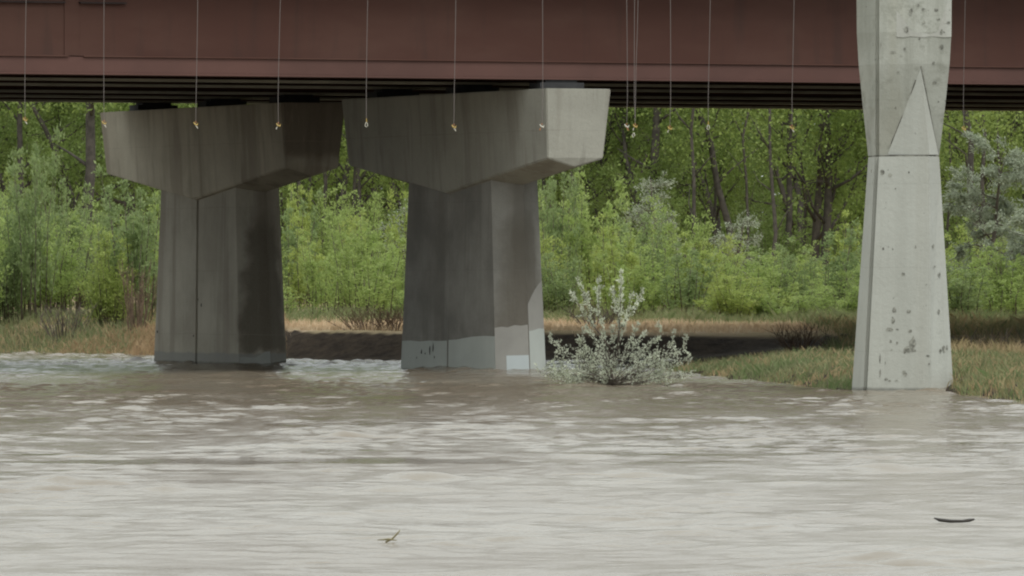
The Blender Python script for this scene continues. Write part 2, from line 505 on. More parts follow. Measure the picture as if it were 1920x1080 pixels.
for t in GT:
    bm_ = MB().box(-0.42, 0.42, t - 0.24, t + 0.24, 4.972, Z0 - 0.05)
    bm_.box(-0.30, 0.30, t - 0.20, t + 0.20, Z0 - 0.049, Z0 - 0.002)
    bm_.obj("bearing", m_rubber, bridge)

# ------------------------------------------------------------------ hammerhead piers under it
def plan(half, b, n, groove=(0.0, 0.0)):
    """hexagonal pier plan (s, t) with a groove down the middle of the long side"""
    gw, gd = groove
    P = [(-b, -half), (0, -half - n), (b, -half), (b, half), (0, half + n), (-b, half)]
    if gw: P += [(-b, gw), (-b + gd, gw * 0.8), (-b + gd, -gw * 0.8), (-b, -gw)]
    return P

HB, NB = 0.485, 0.41
ZB, ZTOP = -1.2, 4.2
def col_dims(z):
    k = z / 3.2
    return 2.17 - 0.27 * k, HB - 0.035 * k, NB - 0.02 * k

def face_pt(face, a, z, off=0.003):
    """point on a named column face at fraction a (from the far end), height z, pushed out by off"""
    h, b, n = col_dims(z)
    A, Bq = {'long': ((-b, h), (-b, -h)), 'nose_l': ((-b, -h), (0, -h - n)), 'nose_r': ((0, -h - n), (b, -h))}[face]
    p = np.array(A) * (1 - a) + np.array(Bq) * a
    d = np.array(Bq) - np.array(A); d /= np.linalg.norm(d)
    nrm = np.array((d[1], -d[0]))
    p = p + nrm * off
    return (p[0], p[1], z)

def paint_patch(parent, face, a0, a1, z0, tops, mat, off=0.003, name="paint_patch", label=None):
    n = len(tops)
    lo = [face_pt(face, a0 + (a1 - a0) * i / (n - 1), z0, off) for i in range(n)]
    hi = [face_pt(face, a0 + (a1 - a0) * i / (n - 1), tops[i], off) for i in range(n)]
    F = [(i, i + 1, n + i + 1, n + i) for i in range(n - 1)]
    o = MB().add(lo + hi, F).obj(name, mat, parent)
    if label: o["label"] = label
    return o

def hammerhead(name, label, t_mid, mcol, mcap, groove):
    c = bridge_pt(0, t_mid)
    r = thing(name, label, "bridge pier", tuple(c), (0, 0, ANG), None)
    rings = []
    for z in (ZB, ZTOP):
        h, b, n = col_dims(z)
        rings.append([(*p, z) for p in plan(h, b, n, groove)])
    colm = MB().loft(rings).obj("column", mcol, r)
    zt = 4.97
    V = [(-.62, -4.7, zt), (.62, -4.7, zt), (.62, 4.7, zt), (-.62, 4.7, zt),
         (-.53, -4.56, 3.75), (0, -4.50, 3.60), (.53, -4.56, 3.75),
         (.53, 0, 3.20), (.53, 4.56, 3.75), (0, 4.50, 3.60), (-.53, 4.56, 3.75), (-.53, 0, 3.20), (0, 0, 3.02)]
    F = [(0, 1, 2, 3), (0, 4, 5, 6, 1), (3, 2, 8, 9, 10), (0, 3, 10, 11, 4), (1, 6, 7, 8, 2),
         (4, 11, 12, 5), (5, 12, 7, 6), (7, 12, 9, 8), (9, 12, 11, 10)]
    F = [tuple(reversed(f)) if k == 0 else f for k, f in enumerate(F)]
    cap = MB().add(V, F)
    me = cap.mesh("cap")
    import bmesh
    bm = bmesh.new(); bm.from_mesh(me)
    bmesh.ops.recalc_face_normals(bm, faces=bm.faces)
    bmesh.ops.bevel(bm, geom=[e for e in bm.edges], offset=0.018, segments=2, affect='EDGES')
    bm.to_mesh(me); bm.free()
    cp = link("cap", me, mcap, r)
    return r, colm, cp

m_p2col = concrete("pier_concrete_grey", (0.335, 0.325, 0.295), (0.19, 0.183, 0.166), 0.5, 0.85, (0.12, 0.105, 0.09), seed=1.7, nose_stain_shade=0.62)  # nose darkened in the colour, as shade below the deck
m_p2cap = concrete("cap_concrete_grey", (0.43, 0.42, 0.365), (0.24, 0.23, 0.196), 0.5, 0.35, (0.19, 0.165, 0.13), seed=4.1)
m_p1col = concrete("pier_concrete_brown", (0.50, 0.47, 0.395), (0.30, 0.27, 0.22), 0.5, 0.6, (0.13, 0.095, 0.07), seed=7.3, band=(0.22, (0.27, 0.28, 0.27)), nose_stain_shade=0.8)
m_p1cap = concrete("cap_concrete_brown", (0.58, 0.535, 0.43), (0.33, 0.29, 0.225), 0.55, 0.5, (0.13, 0.085, 0.06), seed=9.2, end_stain=True)
m_patch_grey = plain("grey_cover_paint", (0.47, 0.50, 0.47), 0.8, 0.06, 1.5)
m_patch_mid = plain("mid_grey_cover_paint", (0.33, 0.32, 0.295), 0.85, 0.08, 1.5)
m_patch_white = plain("pale_blue_grey_paint", (0.52, 0.57, 0.58), 0.7, 0.04, 1.5)
m_graf = plain("dark_spall", (0.05, 0.05, 0.045), 0.9, 0.3, 8)

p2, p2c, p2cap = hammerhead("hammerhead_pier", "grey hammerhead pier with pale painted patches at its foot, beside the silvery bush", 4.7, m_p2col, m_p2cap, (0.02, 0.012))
p1, p1c, p1cap = hammerhead("hammerhead_pier", "brown-stained hammerhead pier with a dark groove down its column, farther from the silvery bush", 17.14, m_p1col, m_p1cap, (0.052, 0.05))
p1.scale = (1, 1.05, 1)
for o in (p1, p2): o["group"] = "hammerhead piers under the red bridge"
paint_patch(p2c, 'long', 0.0, 0.492, -0.4, [0.52, 0.53, 0.515, 0.535, 0.53, 0.54], m_patch_grey)
paint_patch(p2c, 'long', 0.508, 1.0, -0.4, [0.55, 0.56, 0.59, 0.615, 0.63, 0.635, 0.63], m_patch_grey)
paint_patch(p2c, 'nose_l', 0.0, 0.99, -0.4, [0.78, 0.80, 0.79, 0.83, 0.82, 0.84], m_patch_mid)
paint_patch(p2c, 'nose_l', 0.33, 0.985, -0.4, [0.29, 0.295, 0.30], m_patch_white, 0.006)["label"] = "bright pale blue-grey paint square at the waterline"
paint_patch(p2c, 'nose_r', 0.01, 1.0, -0.4, [1.20, 1.34, 1.46, 1.55, 1.62], m_patch_mid)
paint_patch(p2c, 'nose_r', 0.01, 1.0, -0.4, [0.72, 0.74, 0.77, 0.76], m_patch_grey, 0.006)
# chips and dribbles
def blot(parent, pts, mat, name="stain"):
    return MB().add(pts, [tuple(range(len(pts)))]).obj(name, mat, parent)
def face_blot(parent, face, a, z, ra, rz, mat, off=0.008):
    n = 7
    P = [face_pt(face, a + ra * math.cos(6.283 * i / n) * rng.uniform(.6, 1.1), z + rz * math.sin(6.283 * i / n) * rng.uniform(.6, 1.1), off) for i in range(n)]
    return blot(parent, P, mat)
for a, z, ra, rz in ((0.22, 0.33, .009, .05), (0.31, 0.36, .008, .10), (0.345, 0.40, .007, .11), (0.26, 0.30, .006, .03), (0.17, 0.22, .006, .02), (0.36, 0.24, .006, .03)):
    face_blot(p2c, 'long', a, z, ra, rz, m_graf)
for a, z, ra, rz in ((0.56, 1.15, .008, .045), (0.52, 1.25, .006, .03), (0.03, 0.62, .012, .03), (0.47, 0.55, .008, .03)):
    face_blot(p1c, 'long', a, z, ra, rz, m_graf)
m_patch_p1 = plain("pale_foot_paint", (0.36, 0.37, 0.35), 0.85, 0.08, 2)
paint_patch(p1c, 'nose_l', 0.02, 0.98, -0.4, [0.15, 0.16, 0.145, 0.15, 0.20, 0.26, 0.27], m_patch_p1, 0.004)

# ------------------------------------------------------------------ the pale pier of the nearer bridge
m_p3 = concrete("pier_concrete_pale", (0.51, 0.52, 0.475), (0.39, 0.395, 0.355), 0.35, 0.35, (0.38, 0.365, 0.31), seed=12.0, specks=0.55, mottle=0.25)
m_joint = plain("open_joint_dirt", (0.19, 0.185, 0.16), 0.95, 0.65, 7)
D3 = 117.6
p3o = np.array(((1692 - 960) * D3 / FPX, D3 + 0.7, 0.0))
p3 = thing("bridge_pier", "pale concrete pier with a pyramid-nosed column standing in the bank grass", "bridge pier", tuple(p3o))
def loc3(x, y, dd=0.0):
    """pixel -> local point of the pale pier, dd metres behind its front plane"""
    return px(x, y, D3 + dd) - p3o
def ring3(y, xl, xg, xc, xr, xb, dg, dc, dr):
    # plan at the height of row y: left-back, left edge, groove lips, nose tip, right edge, right-back
    zz = loc3(xc, y, 0)[2]
    P = [loc3(xl, y, 0.95), loc3(xg - 3.5, y, dg), loc3(xg - 2.5, y, dg + 0.09), loc3(xg + 2.5, y, dg + 0.09), loc3(xg + 3.5, y, dg), loc3(xc, y, dc), loc3(xr, y, dr), loc3(xb, y, 1.25), loc3(xl + 30, y, 1.5)]
    return [(p[0], p[1], zz) for p in P]
colr = [ring3(900, 1578, 1606, 1744, 1806, 1792, 0.42, 0.0, 0.42), ring3(735, 1597, 1622, 1745, 1788, 1775, 0.40, 0.0, 0.40), ring3(293, 1628, 1644.5, 1742, 1761, 1752, 0.36, 0.04, 0.34)]
col3 = MB().loft(colr).obj("column", m_p3, p3)
def ringc(y, xl, xg, xr, xb, dg, back=1.3):
    zz = loc3(xg, y, 0)[2]
    xm = (xg + xr) / 2 + 30
    P = [loc3(xl, y, dg + 0.5), loc3(xg - 3.5, y, dg + 0.01), loc3(xg - 2, y, dg + 0.06), loc3(xg + 2, y, dg + 0.06), loc3(xg + 3.5, y, dg), loc3(xm, y, dg - 0.01), loc3(xr, y, dg), loc3(xb, y, back), loc3(xl + 26, y, back + 0.3)]
    return [(p[0], p[1], zz) for p in P]
capr = [ringc(290.5, 1627.5, 1645, 1761, 1753, 0.42), ringc(200, 1618, 1645, 1772, 1764, 0.24), ringc(120, 1610, 1645, 1780.5, 1770, 0.10), ringc(60, 1606.5, 1645, 1784, 1774, 0.04), ringc(-10, 1606, 1645, 1784.5, 1774, 0.03), ringc(-190, 1606, 1645, 1784.5, 1774, 0.03)]
m_p3cap = concrete("cap_concrete_pale", (0.49, 0.50, 0.45), (0.31, 0.315, 0.27), 0.5, 0.7, (0.36, 0.345, 0.27), seed=16.0, specks=0.8, mottle=0.75)
cap3 = MB().loft(capr).obj("cap", m_p3cap, p3)
# joint between cap and column, a recessed dirty seam
zz0, zz1 = loc3(1690, 293)[2], loc3(1690, 290.5)[2]
mid = [tuple(np.array(p) * np.array((0.985, 0.985, 0)) + np.array((0, 0.02, zz0 - 0.002))) for p in colr[2]]
MB().loft([mid, [(p[0], p[1], zz1 + 0.002) for p in mid]]).obj("joint", m_joint, p3)
# nose pyramid dying into the flared cap
yb = 290
apex = loc3(1726, 128, 0.09)
bl, bt, br = loc3(1664, yb, 0.40), loc3(1743, yb, 0.05), loc3(1760, yb, 0.36)
bk = loc3(1720, yb, 0.8); apk = loc3(1726, 126, 0.5)
MB().add([bl, bt, br, bk, apex, apk], [(0, 1, 4), (1, 2, 4), (2, 3, 5, 4), (3, 0, 4, 5), (0, 3, 2, 1)]).obj("nose", m_p3, p3)
# dark lines along its edges
def seam(parent, pts, w, mat=m_joint, name="crack"):
    return MB().tube(pts, w, 4).obj(name, mat, parent)
seam(p3, [loc3(1671, 270, 0.37), loc3(1688, 228, 0.285), loc3(1704, 190, 0.215), loc3(1717, 150, 0.13)], 0.010)
seam(p3, [loc3(1727, 124, 0.09), loc3(1738, 180, 0.19), loc3(1749, 235, 0.305), loc3(1758.5, 286, 0.40)], 0.008)
# rough patched rectangle near the top
m_p3patch = concrete("patched_render", (0.50, 0.505, 0.46), (0.37, 0.375, 0.34), 0.2, 0.5, seed=21.0, specks=0.9)
pt = MB()
nx = 8
lo = [loc3(1681 + 103 * i / nx, 69 + (1.2 * math.sin(i * 2.1) if i < nx else 0), 0.034) for i in range(nx + 1)]
hi = [loc3(1681 + 103 * i / nx, -120, 0.022) for i in range(nx + 1)]
lob = [p + np.array((0, 0.03, 0)) for p in lo]
pt.add(lo + hi + lob, [(i, i + 1, nx + 2 + i, nx + 1 + i) for i in range(nx)] + [(2 * nx + 2 + i, 2 * nx + 3 + i, i + 1, i) for i in range(nx)])
pt.obj("render_patch", m_p3patch, p3)
# spalls and stains of the column face
m_spall = plain("spalled_concrete", (0.27, 0.27, 0.235), 0.95, 0.55, 18)
def spot3(x, y, rx, ry, cap=False):
    # depth of the face at this pixel, a little proud
    def dep(xx, yy):
        k = np.clip((735 - yy) / (735 - 293), 0, 1)
        if yy < 290:
            return float(np.interp(yy, (-190, 60, 120, 200, 288), (.03, .04, .10, .24, .42))) - 0.018
        xg = 1626 + (1648.5 - 1626) * k; xc = 1745 + (1742 - 1745) * k; xr = 1788 + (1761 - 1788) * k
        return float(np.interp(xx, (xg, xc, xr), (0.40 - 0.04 * k, 0.04 * k, 0.40 - 0.06 * k))) - 0.006
    n = 9
    P = []
    for i in range(n):
        a = -6.283 * i / n; q = rng.uniform(.55, 1.15)
        X_, Y_ = x + rx * q * math.cos(a), y + ry * q * math.sin(a)
        P.append(loc3(X_, Y_, dep(X_, Y_)))
    return MB().add(P, [tuple(range(n))]).obj("spall", m_spall, p3 if cap else col3)
for x, y, rx, ry in ((1694, 514, 4, 4), (1677, 581, 5, 7), (1704, 584, 5, 4), (1674, 600, 4, 8), (1667, 618, 7, 5), (1682, 618, 3, 2), (1706, 621, 4, 4),
                     (1711, 645, 8, 15), (1699, 655, 7, 9), (1707, 656, 12, 5), (1770, 655, 3, 9), (1776, 652, 2, 8), (1764, 658, 2, 5), (1696, 700, 5, 6), (1661, 711, 4, 3), (1650, 700, 2, 8), (1668, 714, 4, 2), (1680, 714, 3, 2),
                     (1717, 463, 2, 4), (1750, 462, 2, 5), (1753, 500, 1.5, 3), (1762, 514, 2, 5), (1656, 466, 2, 3), (1674, 467, 2, 2), (1761, 584, 2, 5), (1670, 640, 3, 4), (1682, 643, 3, 4), (1672, 656, 2, 2),
                     (1654, 323, 5, 5), (1669, 328, 4, 4), (1704, 323, 2, 2), (1634, 321, 1.5, 4), (1679, 354, 2, 2), (1740, 667, 4, 2), (1742, 683, 1.5, 3), (1650, 672, 1.5, 9), (1660, 680, 1.5, 4), (1776, 730, 3, 2), (1700, 729, 5, 2)):
    spot3(x, y, rx, ry)
for x, y, rx, ry in ((1696, 92, 2.5, 3), (1700, 54, 4, 7), (1708, 22, 4, 8), (1731, 18, 3, 3), (1722, 10, 2, 3), (1765, 60, 3, 6), (1778, 42, 4, 3), (1755, 18, 5, 3), (1732, 42, 3, 3), (1760, 35, 4, 2), (1724, 72, 2, 4), (1670, 150, 2, 2), (1684, 135, 2, 2), (1752, 155, 6, 3), (1750, 118, 3, 4), (1766, 88, 4, 6), (1674, 98, 5, 2), (1652, 84, 1.5, 5)):
    spot3(x, y, rx, ry, True)
# a broken vertical form line
for y0, y1 in ((400, 412), (478, 508), (526, 560), (566, 592), (600, 616), (664, 680)):
    k = (735 - y0) / 442
    x0 = 1650 + 7 * k
    seam(col3, [loc3(x0 + 1, y0, 0.335), loc3(x0, y1, 0.345)], 0.007, m_joint, "crack")

# edge of the nearer bridge, over the frame: what the wires hang from
m_edge = concrete("edge_beam_concrete", (0.42, 0.41, 0.37), (0.3, 0.29, 0.26), 0.3, 0.4, seed=30)
beam = MB().box(-60, 60, -0.35, 0.35, 0, 0.55).obj("overhead_edge_beam", m_edge, None, (0, 118.3, 7.04))
beam["kind"] = "structure"

# ------------------------------------------------------------------ wires with clips, hanging from the nearer bridge
m_wire = plain("pale_wire", (0.20, 0.175, 0.165), 0.6, 0.1, 2)
m_yel = plain("yellow_clip_plastic", (0.42, 0.29, 0.07), 0.5, 0.15, 4)
m_pale = plain("pale_clip_metal", (0.55, 0.53, 0.45), 0.4, 0.1, 4)
m_org = plain("orange_tape", (0.40, 0.18, 0.08), 0.6, 0.15, 4)
DW = 118.3
def hanging_wire(xt, xb, yb, kind, label):
    top = px(xt, -195, DW); bot = px(xb, yb, DW)
    r = thing("hanging_wire", label, "wire", tuple(bot), group="wires hanging below the nearer bridge")
    n = 8
    P = []
    for i in range(n + 1):
        f = i / n
        p = top * (1 - f) + bot * f - bot
        p[0] += 0.012 * math.sin(f * 3.0 + xt)
        if i == n: p = np.zeros(3)
        P.append(p)
    P[0][2] = 7.04 - bot[2]
    K = 0.68
    T = lambda pts, rad, n_: MB().tube([tuple(K * c_ for c_ in p_) for p_ in pts], [K * c_ for c_ in rad] if hasattr(rad, '__len__') else K * rad, n_)
    MB().tube(P, 0.0036, 5).obj("wire", m_wire, r)
    if kind == 'loop':
        q = [(0.0, 0, 0.02), (0.024, 0, -0.03), (0.028, 0, -0.07), (0, 0, -0.095), (-0.028, 0, -0.07), (-0.022, 0, -0.03), (0, 0, 0.02)]
        T(q, 0.008, 5).obj("hook", m_pale, r)
        T([(0, 0, 0.09), (0.004, 0, 0.015)], [0.011, 0.013], 6).obj("sleeve", m_yel, r)
    else:
        a = rng.uniform(-1, 1)
        T([(-0.045, 0, 0.035), (-0.02, -0.01, -0.01), (0.03, 0, -0.03), (0.05, 0.01, 0.02)], [0.010, 0.017, 0.020, 0.012], 6).obj("clip", m_yel if kind == 'yellow' else m_pale, r)
        T([(-0.01, 0, -0.02), (-0.04 + 0.06 * (a > 0), 0, -0.065), (-0.045 + 0.09 * (a > 0), 0, -0.10)], [0.009, 0.012, 0.009], 5).obj("tail", m_pale if kind == 'yellow' else m_org, r)
        T([(0, 0, 0.055), (0.002, 0, 0.02)], 0.012, 5).obj("sleeve", m_org, r)
    return r
for a in ((53, 47, 224, 'yellow', "clip-ended wire over the woods beside the grooved brown pier, farthest from the pale pier"),
          (198, 195, 230, 'yellow', "clip-ended wire in front of the far end of the brown-stained pier's cap"),
          (371, 367, 232, 'yellow', "clip-ended wire in front of the middle of the brown-stained pier's cap"),
          (530, 522, 234, 'yellow', "clip-ended wire at the near corner of the brown-stained pier's cap"),
          (694, 687, 230, 'loop', "loop-ended wire in front of the grey pier's cap"),
          (855, 851, 237, 'yellow', "yellow-clipped wire in front of the middle of the grey pier's cap"),
          (1017, 1016, 236, 'pale', "pale-clipped wire at the bright end face of the grey pier's cap"),
          (1174, 1175, 236, 'pale', "pale-clipped wire just beside the bright end of the grey pier's cap"),
          (1256, 1256, 240, 'yellow', "thin yellow-clipped wire midway between the doubled wire and the loop-ended wire over the woods"),
          (1333, 1328, 235, 'loop', "loop-ended wire over the woods between the grey pier and the pale pier"),
          (1490, 1485, 239, 'yellow', "clip-ended wire over the woods nearest to the pale pier's grooved side"),
          (1811, 1807, 241, 'yellow', "clip-ended wire above the silver-leaved tree")):
    hanging_wire(*a)
w2 = hanging_wire(1189.5, 1191, 236, 'yellow', "doubled wire meeting in one bunch of clips beside the grey pier's cap")
bot = px(1191, 236, DW)
P2 = [px(1200, -195, DW) - bot, px(1195, 60, DW) - bot, px(1192.5, 130, DW) - bot, np.array((0, 0, 0.06))]
P2[0][2] = 7.04 - bot[2]
MB().tube(P2, 0.0036, 5).obj("wire", m_wire, w2)
MB().tube([(-0.02, 0, -0.10), (-0.045, 0, -0.13), (-0.03, 0, -0.17), (-0.005, 0, -0.14), (-0.02, 0, -0.10)], 0.008, 5).obj("hook", m_pale, w2)

# ------------------------------------------------------------------ plants
m_bark = plain("dark_bark", (0.072, 0.062, 0.052), 0.95, 0.35, 6)
m_twig = plain("grey_twig", (0.105, 0.085, 0.068), 0.9, 0.3, 6)
m_leaf_tree = leaf_mat("cottonwood_leaf", (0.195, 0.275, 0.070), (0.275, 0.345, 0.095), 0.48)
m_leaf_dark = leaf_mat("shade_leaf", (0.185, 0.262, 0.076), (0.260, 0.335, 0.100), 0.48)
m_leaf_wil = leaf_mat("willow_leaf", (0.305, 0.410, 0.120), (0.400, 0.490, 0.175), 0.50)
m_leaf_sil = leaf_mat("silver_leaf", (0.55, 0.59, 0.46), (0.68, 0.71, 0.58), 0.35)
m_leaf_sil2 = leaf_mat("silver_tree_leaf", (0.26, 0.305, 0.21), (0.42, 0.46, 0.35), 0.30)

def unit(v): return v / (np.linalg.norm(v, axis=-1, keepdims=True) + 1e-9)

def leaves(c, d, size, aspect, g):
    """one pointed quad a leaf: centres c, growth directions d"""
    n = len(c)
    d = unit(d + g.normal(0, 0.55, (n, 3)))
    a = unit(np.cross(d, g.normal(0, 1, (n, 3))))
    L_ = (size * g.uniform(0.65, 1.3, n))[:, None]
    W_ = L_ * aspect * 0.5
    V = np.stack((c, c + d * L_ * 0.45 + a * W_, c + d * L_, c + d * L_ * 0.45 - a * W_), 1).reshape(-1, 3)
    return V

def leaf_mesh(name, V):
    return np_mesh(name, V, np.arange(len(V)).reshape(-1, 4))

def grow_tree(seed, h, spread, base, nl, n_leaf, leaf=0.10, aspect=0.7, clump=0.26, lean=0.12, r0=0.13, droop=0.0):
    g = np.random.default_rng(seed)
    mb = MB()
    n = 9
    tp = [np.zeros(3)]
    dirn = np.array((g.normal(0, lean), g.normal(0, lean), 1.0))
    for i in range(1, n + 1):
        dirn = unit(dirn + np.array((g.normal(0, .13), g.normal(0, .13), 0.12)))
        tp.append(tp[-1] + dirn * h / n)
    tr = [r0 * (1 - 0.88 * (i / n)) for i in range(n + 1)]
    mb.tube([tp[0] - np.array((0, 0, 0.3))] + tp[1:], tr, 7)
    tp = np.array(tp)
    ends = []
    for k in range(nl):
        f = base + (0.98 - base) * (k + g.random()) / nl
        p = np.array([np.interp(f * n, range(n + 1), tp[:, j]) for j in range(3)])
        az = g.random() * 6.283 if k % 3 else k * 2.4
        ln = spread * (1.15 - 0.75 * f) * g.uniform(0.6, 1.15)
        el = g.uniform(0.25, 0.95) - droop
        q = [p]; dr = np.array((math.cos(az) * math.cos(el), math.sin(az) * math.cos(el), math.sin(el)))
        for j in range(4):
            dr = unit(dr + g.normal(0, 0.20, 3) + np.array((0, 0, 0.08 - droop * 0.25)))
            q.append(q[-1] + dr * ln / 4)
        r1 = max(0.012, np.interp(f * n, range(n + 1), tr) * 0.5)
        mb.tube(q, [r1, r1 * .75, r1 * .55, r1 * .35, r1 * .15], 5)
        for j in (2, 3, 4):
            for _ in range(3):
                d2 = unit(dr + g.normal(0, 0.6, 3) + np.array((0, 0, 0.15 - droop)))
                e = q[j] + d2 * g.uniform(0.25, 0.7) * (0.5 + ln / 4)
                mb.tube([q[j], (q[j] + e) / 2 + g.normal(0, .03, 3), e], [r1 * .3, r1 * .2, 0.004], 4)
                ends.append((q[j], e))
    ends_a = np.array([e[0] for e in ends]); ends_b = np.array([e[1] for e in ends])
    wgt = g.uniform(0.1, 1.0, len(ends)) ** 1.5; wgt /= wgt.sum()
    idx = g.choice(len(ends), n_leaf, p=wgt)
    f = g.beta(3, 1.4, n_leaf)[:, None] * 1.12
    c = ends_a[idx] * (1 - f) + ends_b[idx] * f + g.normal(0, clump, (n_leaf, 3)) * np.array((1, 1, 0.75))
    d = unit(ends_b[idx] - ends_a[idx]) + np.array((0, 0, 0.2 - droop))
    return mb.mesh("trunk", True), leaf_mesh("crown", leaves(c, d, leaf, aspect, g))

def grow_shrub(seed, h, w, n_stem, n_leaf, leaf=0.095, aspect=0.36, bare=0.25, stem_r=0.011, spread=0.035):
    """many upright shoots from one root, leafy along the upper part"""
    g = np.random.default_rng(seed)
    mb = MB()
    C, Dr = [], []
    per = n_leaf // n_stem
    for k in range(n_stem):
        az = g.random() * 6.283; rr = math.sqrt(g.random()) * w
        b = np.array((math.cos(az) * rr * 0.6, math.sin(az) * rr * 0.6, -0.1))
        hh = h * (0.35 + 0.65 * g.random() ** 1.1)
        tip = np.array((math.cos(az) * rr + g.normal(0, .12), math.sin(az) * rr + g.normal(0, .12), hh))
        mid = (b + tip) / 2 + np.array((-math.cos(az), -math.sin(az), 0)) * rr * 0.12 + g.normal(0, .05, 3)
        pts = [b, mid, tip]
        mb.tube(pts, [stem_r, stem_r * .7, 0.003], 4)
        # side shoots carry the leaves
        ns = 7
        for s_ in range(ns):
            f = bare + (1 - bare) * (s_ + g.random()) / ns
            p = (1 - f) ** 2 * b + 2 * f * (1 - f) * mid + f * f * tip
            d = unit(np.array((g.normal(0, .42), g.normal(0, .42), 1.0)))
            ln = g.uniform(.18, .55) * (1.15 - f) * 1.3
            m = per // ns
            ff = g.random(m)[:, None]
            C.append(p + d * ln * ff + g.normal(0, spread, (m, 3))); Dr.append(np.tile(d, (m, 1)))
    C = np.concatenate(C); Dr = np.concatenate(Dr)
    return mb.mesh("stem", True), leaf_mesh("foliage", leaves(C, Dr, leaf, aspect, g))

ZX = [110, 300, 535, 650, 760, 1010, 1130, 1220, 1360, 1500, 1610, 1780]
ZN = ["below the leftmost wire", "just left of the grooved brown pier", "behind the grooved brown pier", "just right of the grooved brown pier",
      "just left of the grey pier's column", "behind the grey pier", "just right of the grey pier's column", "behind the silvery bush",
      "right of the silvery bush", "between silvery bush and pale pier", "just left of the pale pier",
      "behind the pale pier", "right of the pale pier"]
def zone(x, d):
    return int(np.searchsorted(ZX, 960 + FPX * x / d))

def plant(name, label, cat, parts, loc, rz, sc, group):
    r = thing(name, label, cat, loc, (0, 0, rz), group)
    r.scale = (sc[0], sc[0], sc[1])
    for pn, me, mat in parts:
        link(pn, me, mat, r)
    return r

# trees of the wood
tree_kinds = []
for i in range(6):
    t_, c_ = grow_tree(100 + i, 9.5 + i % 3, 2.6 + 0.25 * (i % 2), 0.10 + 0.03 * (i % 3), 26, 17000, 0.088, 0.75, 0.24, r0=0.12 + 0.02 * (i % 3))
    tree_kinds.append((t_, c_))
for t_, c_ in tree_kinds:
    t_.materials.append(m_bark)
crown_dark = []
for t_, c_ in tree_kinds:
    cd = c_.copy(); cd.materials.append(m_leaf_dark); crown_dark.append(cd)
    c_.materials.append(m_leaf_tree)
g = np.random.default_rng(77)
tn = 0
for row, (d0, step, dark) in enumerate(((217, 3.1, 0), (226, 2.4, 0), (237, 2.2, 1), (250, 2.0, 1), (264, 2.0, 1))):
    half = 15 + (d0 - 200) * 0.12 + 3
    x = -half
    while x < half:
        xx = x + g.uniform(-.6, .6); dd = d0 + g.uniform(-3.5, 3.5)
        k = int(g.integers(0, 6)); sc = g.uniform(0.8, 1.12)
        z = zone(xx, dd)
        isdark = dark or g.random() < 0.25
        lab = ("dim green tree deep in the wood " if row > 1 else "darker green tree near the wood's edge " if isdark else "yellow-green tree at the wood's edge ") + ZN[z]
        plant("woodland_tree", lab, "tree", (("trunk", tree_kinds[k][0], None), ("crown", (crown_dark if isdark else [c for _, c in tree_kinds])[k], None)),
              (xx, dd, float(ground_z(xx, dd)) - 0.05), g.uniform(0, 6.28), (sc, sc * g.uniform(0.9, 1.1)), "trees of the wood " + ZN[z])
        tn += 1
        x += step * g.uniform(0.75, 1.25)

# the depth of the wood, past the trees one can tell apart
gw = np.random.default_rng(61)
n = 180000
c = np.stack((gw.uniform(-45, 45, n), gw.uniform(272, 300, n), 0.6 + 10.5 * gw.random(n) ** 1.15), 1)
lump = np.sin(c[:, 0] * 1.1 + c[:, 2] * .8) + np.sin(c[:, 0] * .43 - c[:, 2] * 1.3 + c[:, 1] * .5) + gw.normal(0, .8, n)
c = c[lump > -1.3]
far = link("far_wood", leaf_mesh("far_wood", leaves(c, np.tile((0, 0, .3), (len(c), 1)), .34, .8, gw)), m_leaf_dark)
far["kind"] = "stuff"

# a few big dark trunks that stand out
for x, y, d, w, hh, lean, lab in ((160, 600, 207, 0.34, 10, 0.01, "thick dark trunk rising from the shrubs beside the brown-stained pier"),
                             (1186, 560, 219, 0.42, 11, -0.015, "thickest dark trunk just beside the bright end of the grey pier's cap"),
                             (1215, 560, 215, 0.30, 10, 0.03, "slimmer dark trunk next to the thickest one by the grey pier's cap"),
                             (1393, 570, 216, 0.22, 9, -0.12, "leaning dark trunk in the middle of the open woods by the pale pier"),
                             (1478, 570, 218, 0.20, 10, 0.01, "straight thin dark trunk near the pale pier"),
                             (1845, 570, 207, 0.22, 9, -0.06, "dark trunk behind the silver-leaved tree beyond the pale pier"),
                             (40, 600, 214, 0.20, 10, 0.0, "slim dark trunk under the wire farthest from the pale pier")):
    p = px(x, 528, d); z = float(ground_z(p[0], d))
    r = thing("bare_trunk_tree", lab, "tree", (p[0], d, z))
    gg = np.random.default_rng(int(x))
    pts = [np.array((lean * k + gg.normal(0, .05), gg.normal(0, .05), hh * k / 8 - 0.2)) for k in range(9)]
    for k in range(9): pts[k][0] += lean * hh * (k / 8) ** 1.2
    mb = MB().tube(pts, [w / 2 * (1 - .6 * k / 8) for k in range(9)], 8)
    for k in (3, 4, 5, 6, 7):
        a = gg.uniform(0, 6.28); q = pts[k]
        e = q + np.array((math.cos(a) * 1.1, math.sin(a) * .9, gg.uniform(.5, 1.2)))
        mb.tube([q, (q + e) / 2 + gg.normal(0, .1, 3), e], [w * .18, w * .1, .01], 5)
    mb.obj("trunk", m_bark, r, smooth=True)
    n = 2600
    c = np.stack((gg.normal(0, 1.0, n), gg.normal(0, 1.0, n), gg.uniform(hh * .5, hh * 1.02, n)), 1)
    c[:, 0] += lean * hh * .7
    link("crown", leaf_mesh("crown", leaves(c, np.tile((0, 0, .2), (n, 1)), .125, .7, gg)), m_leaf_tree, r)

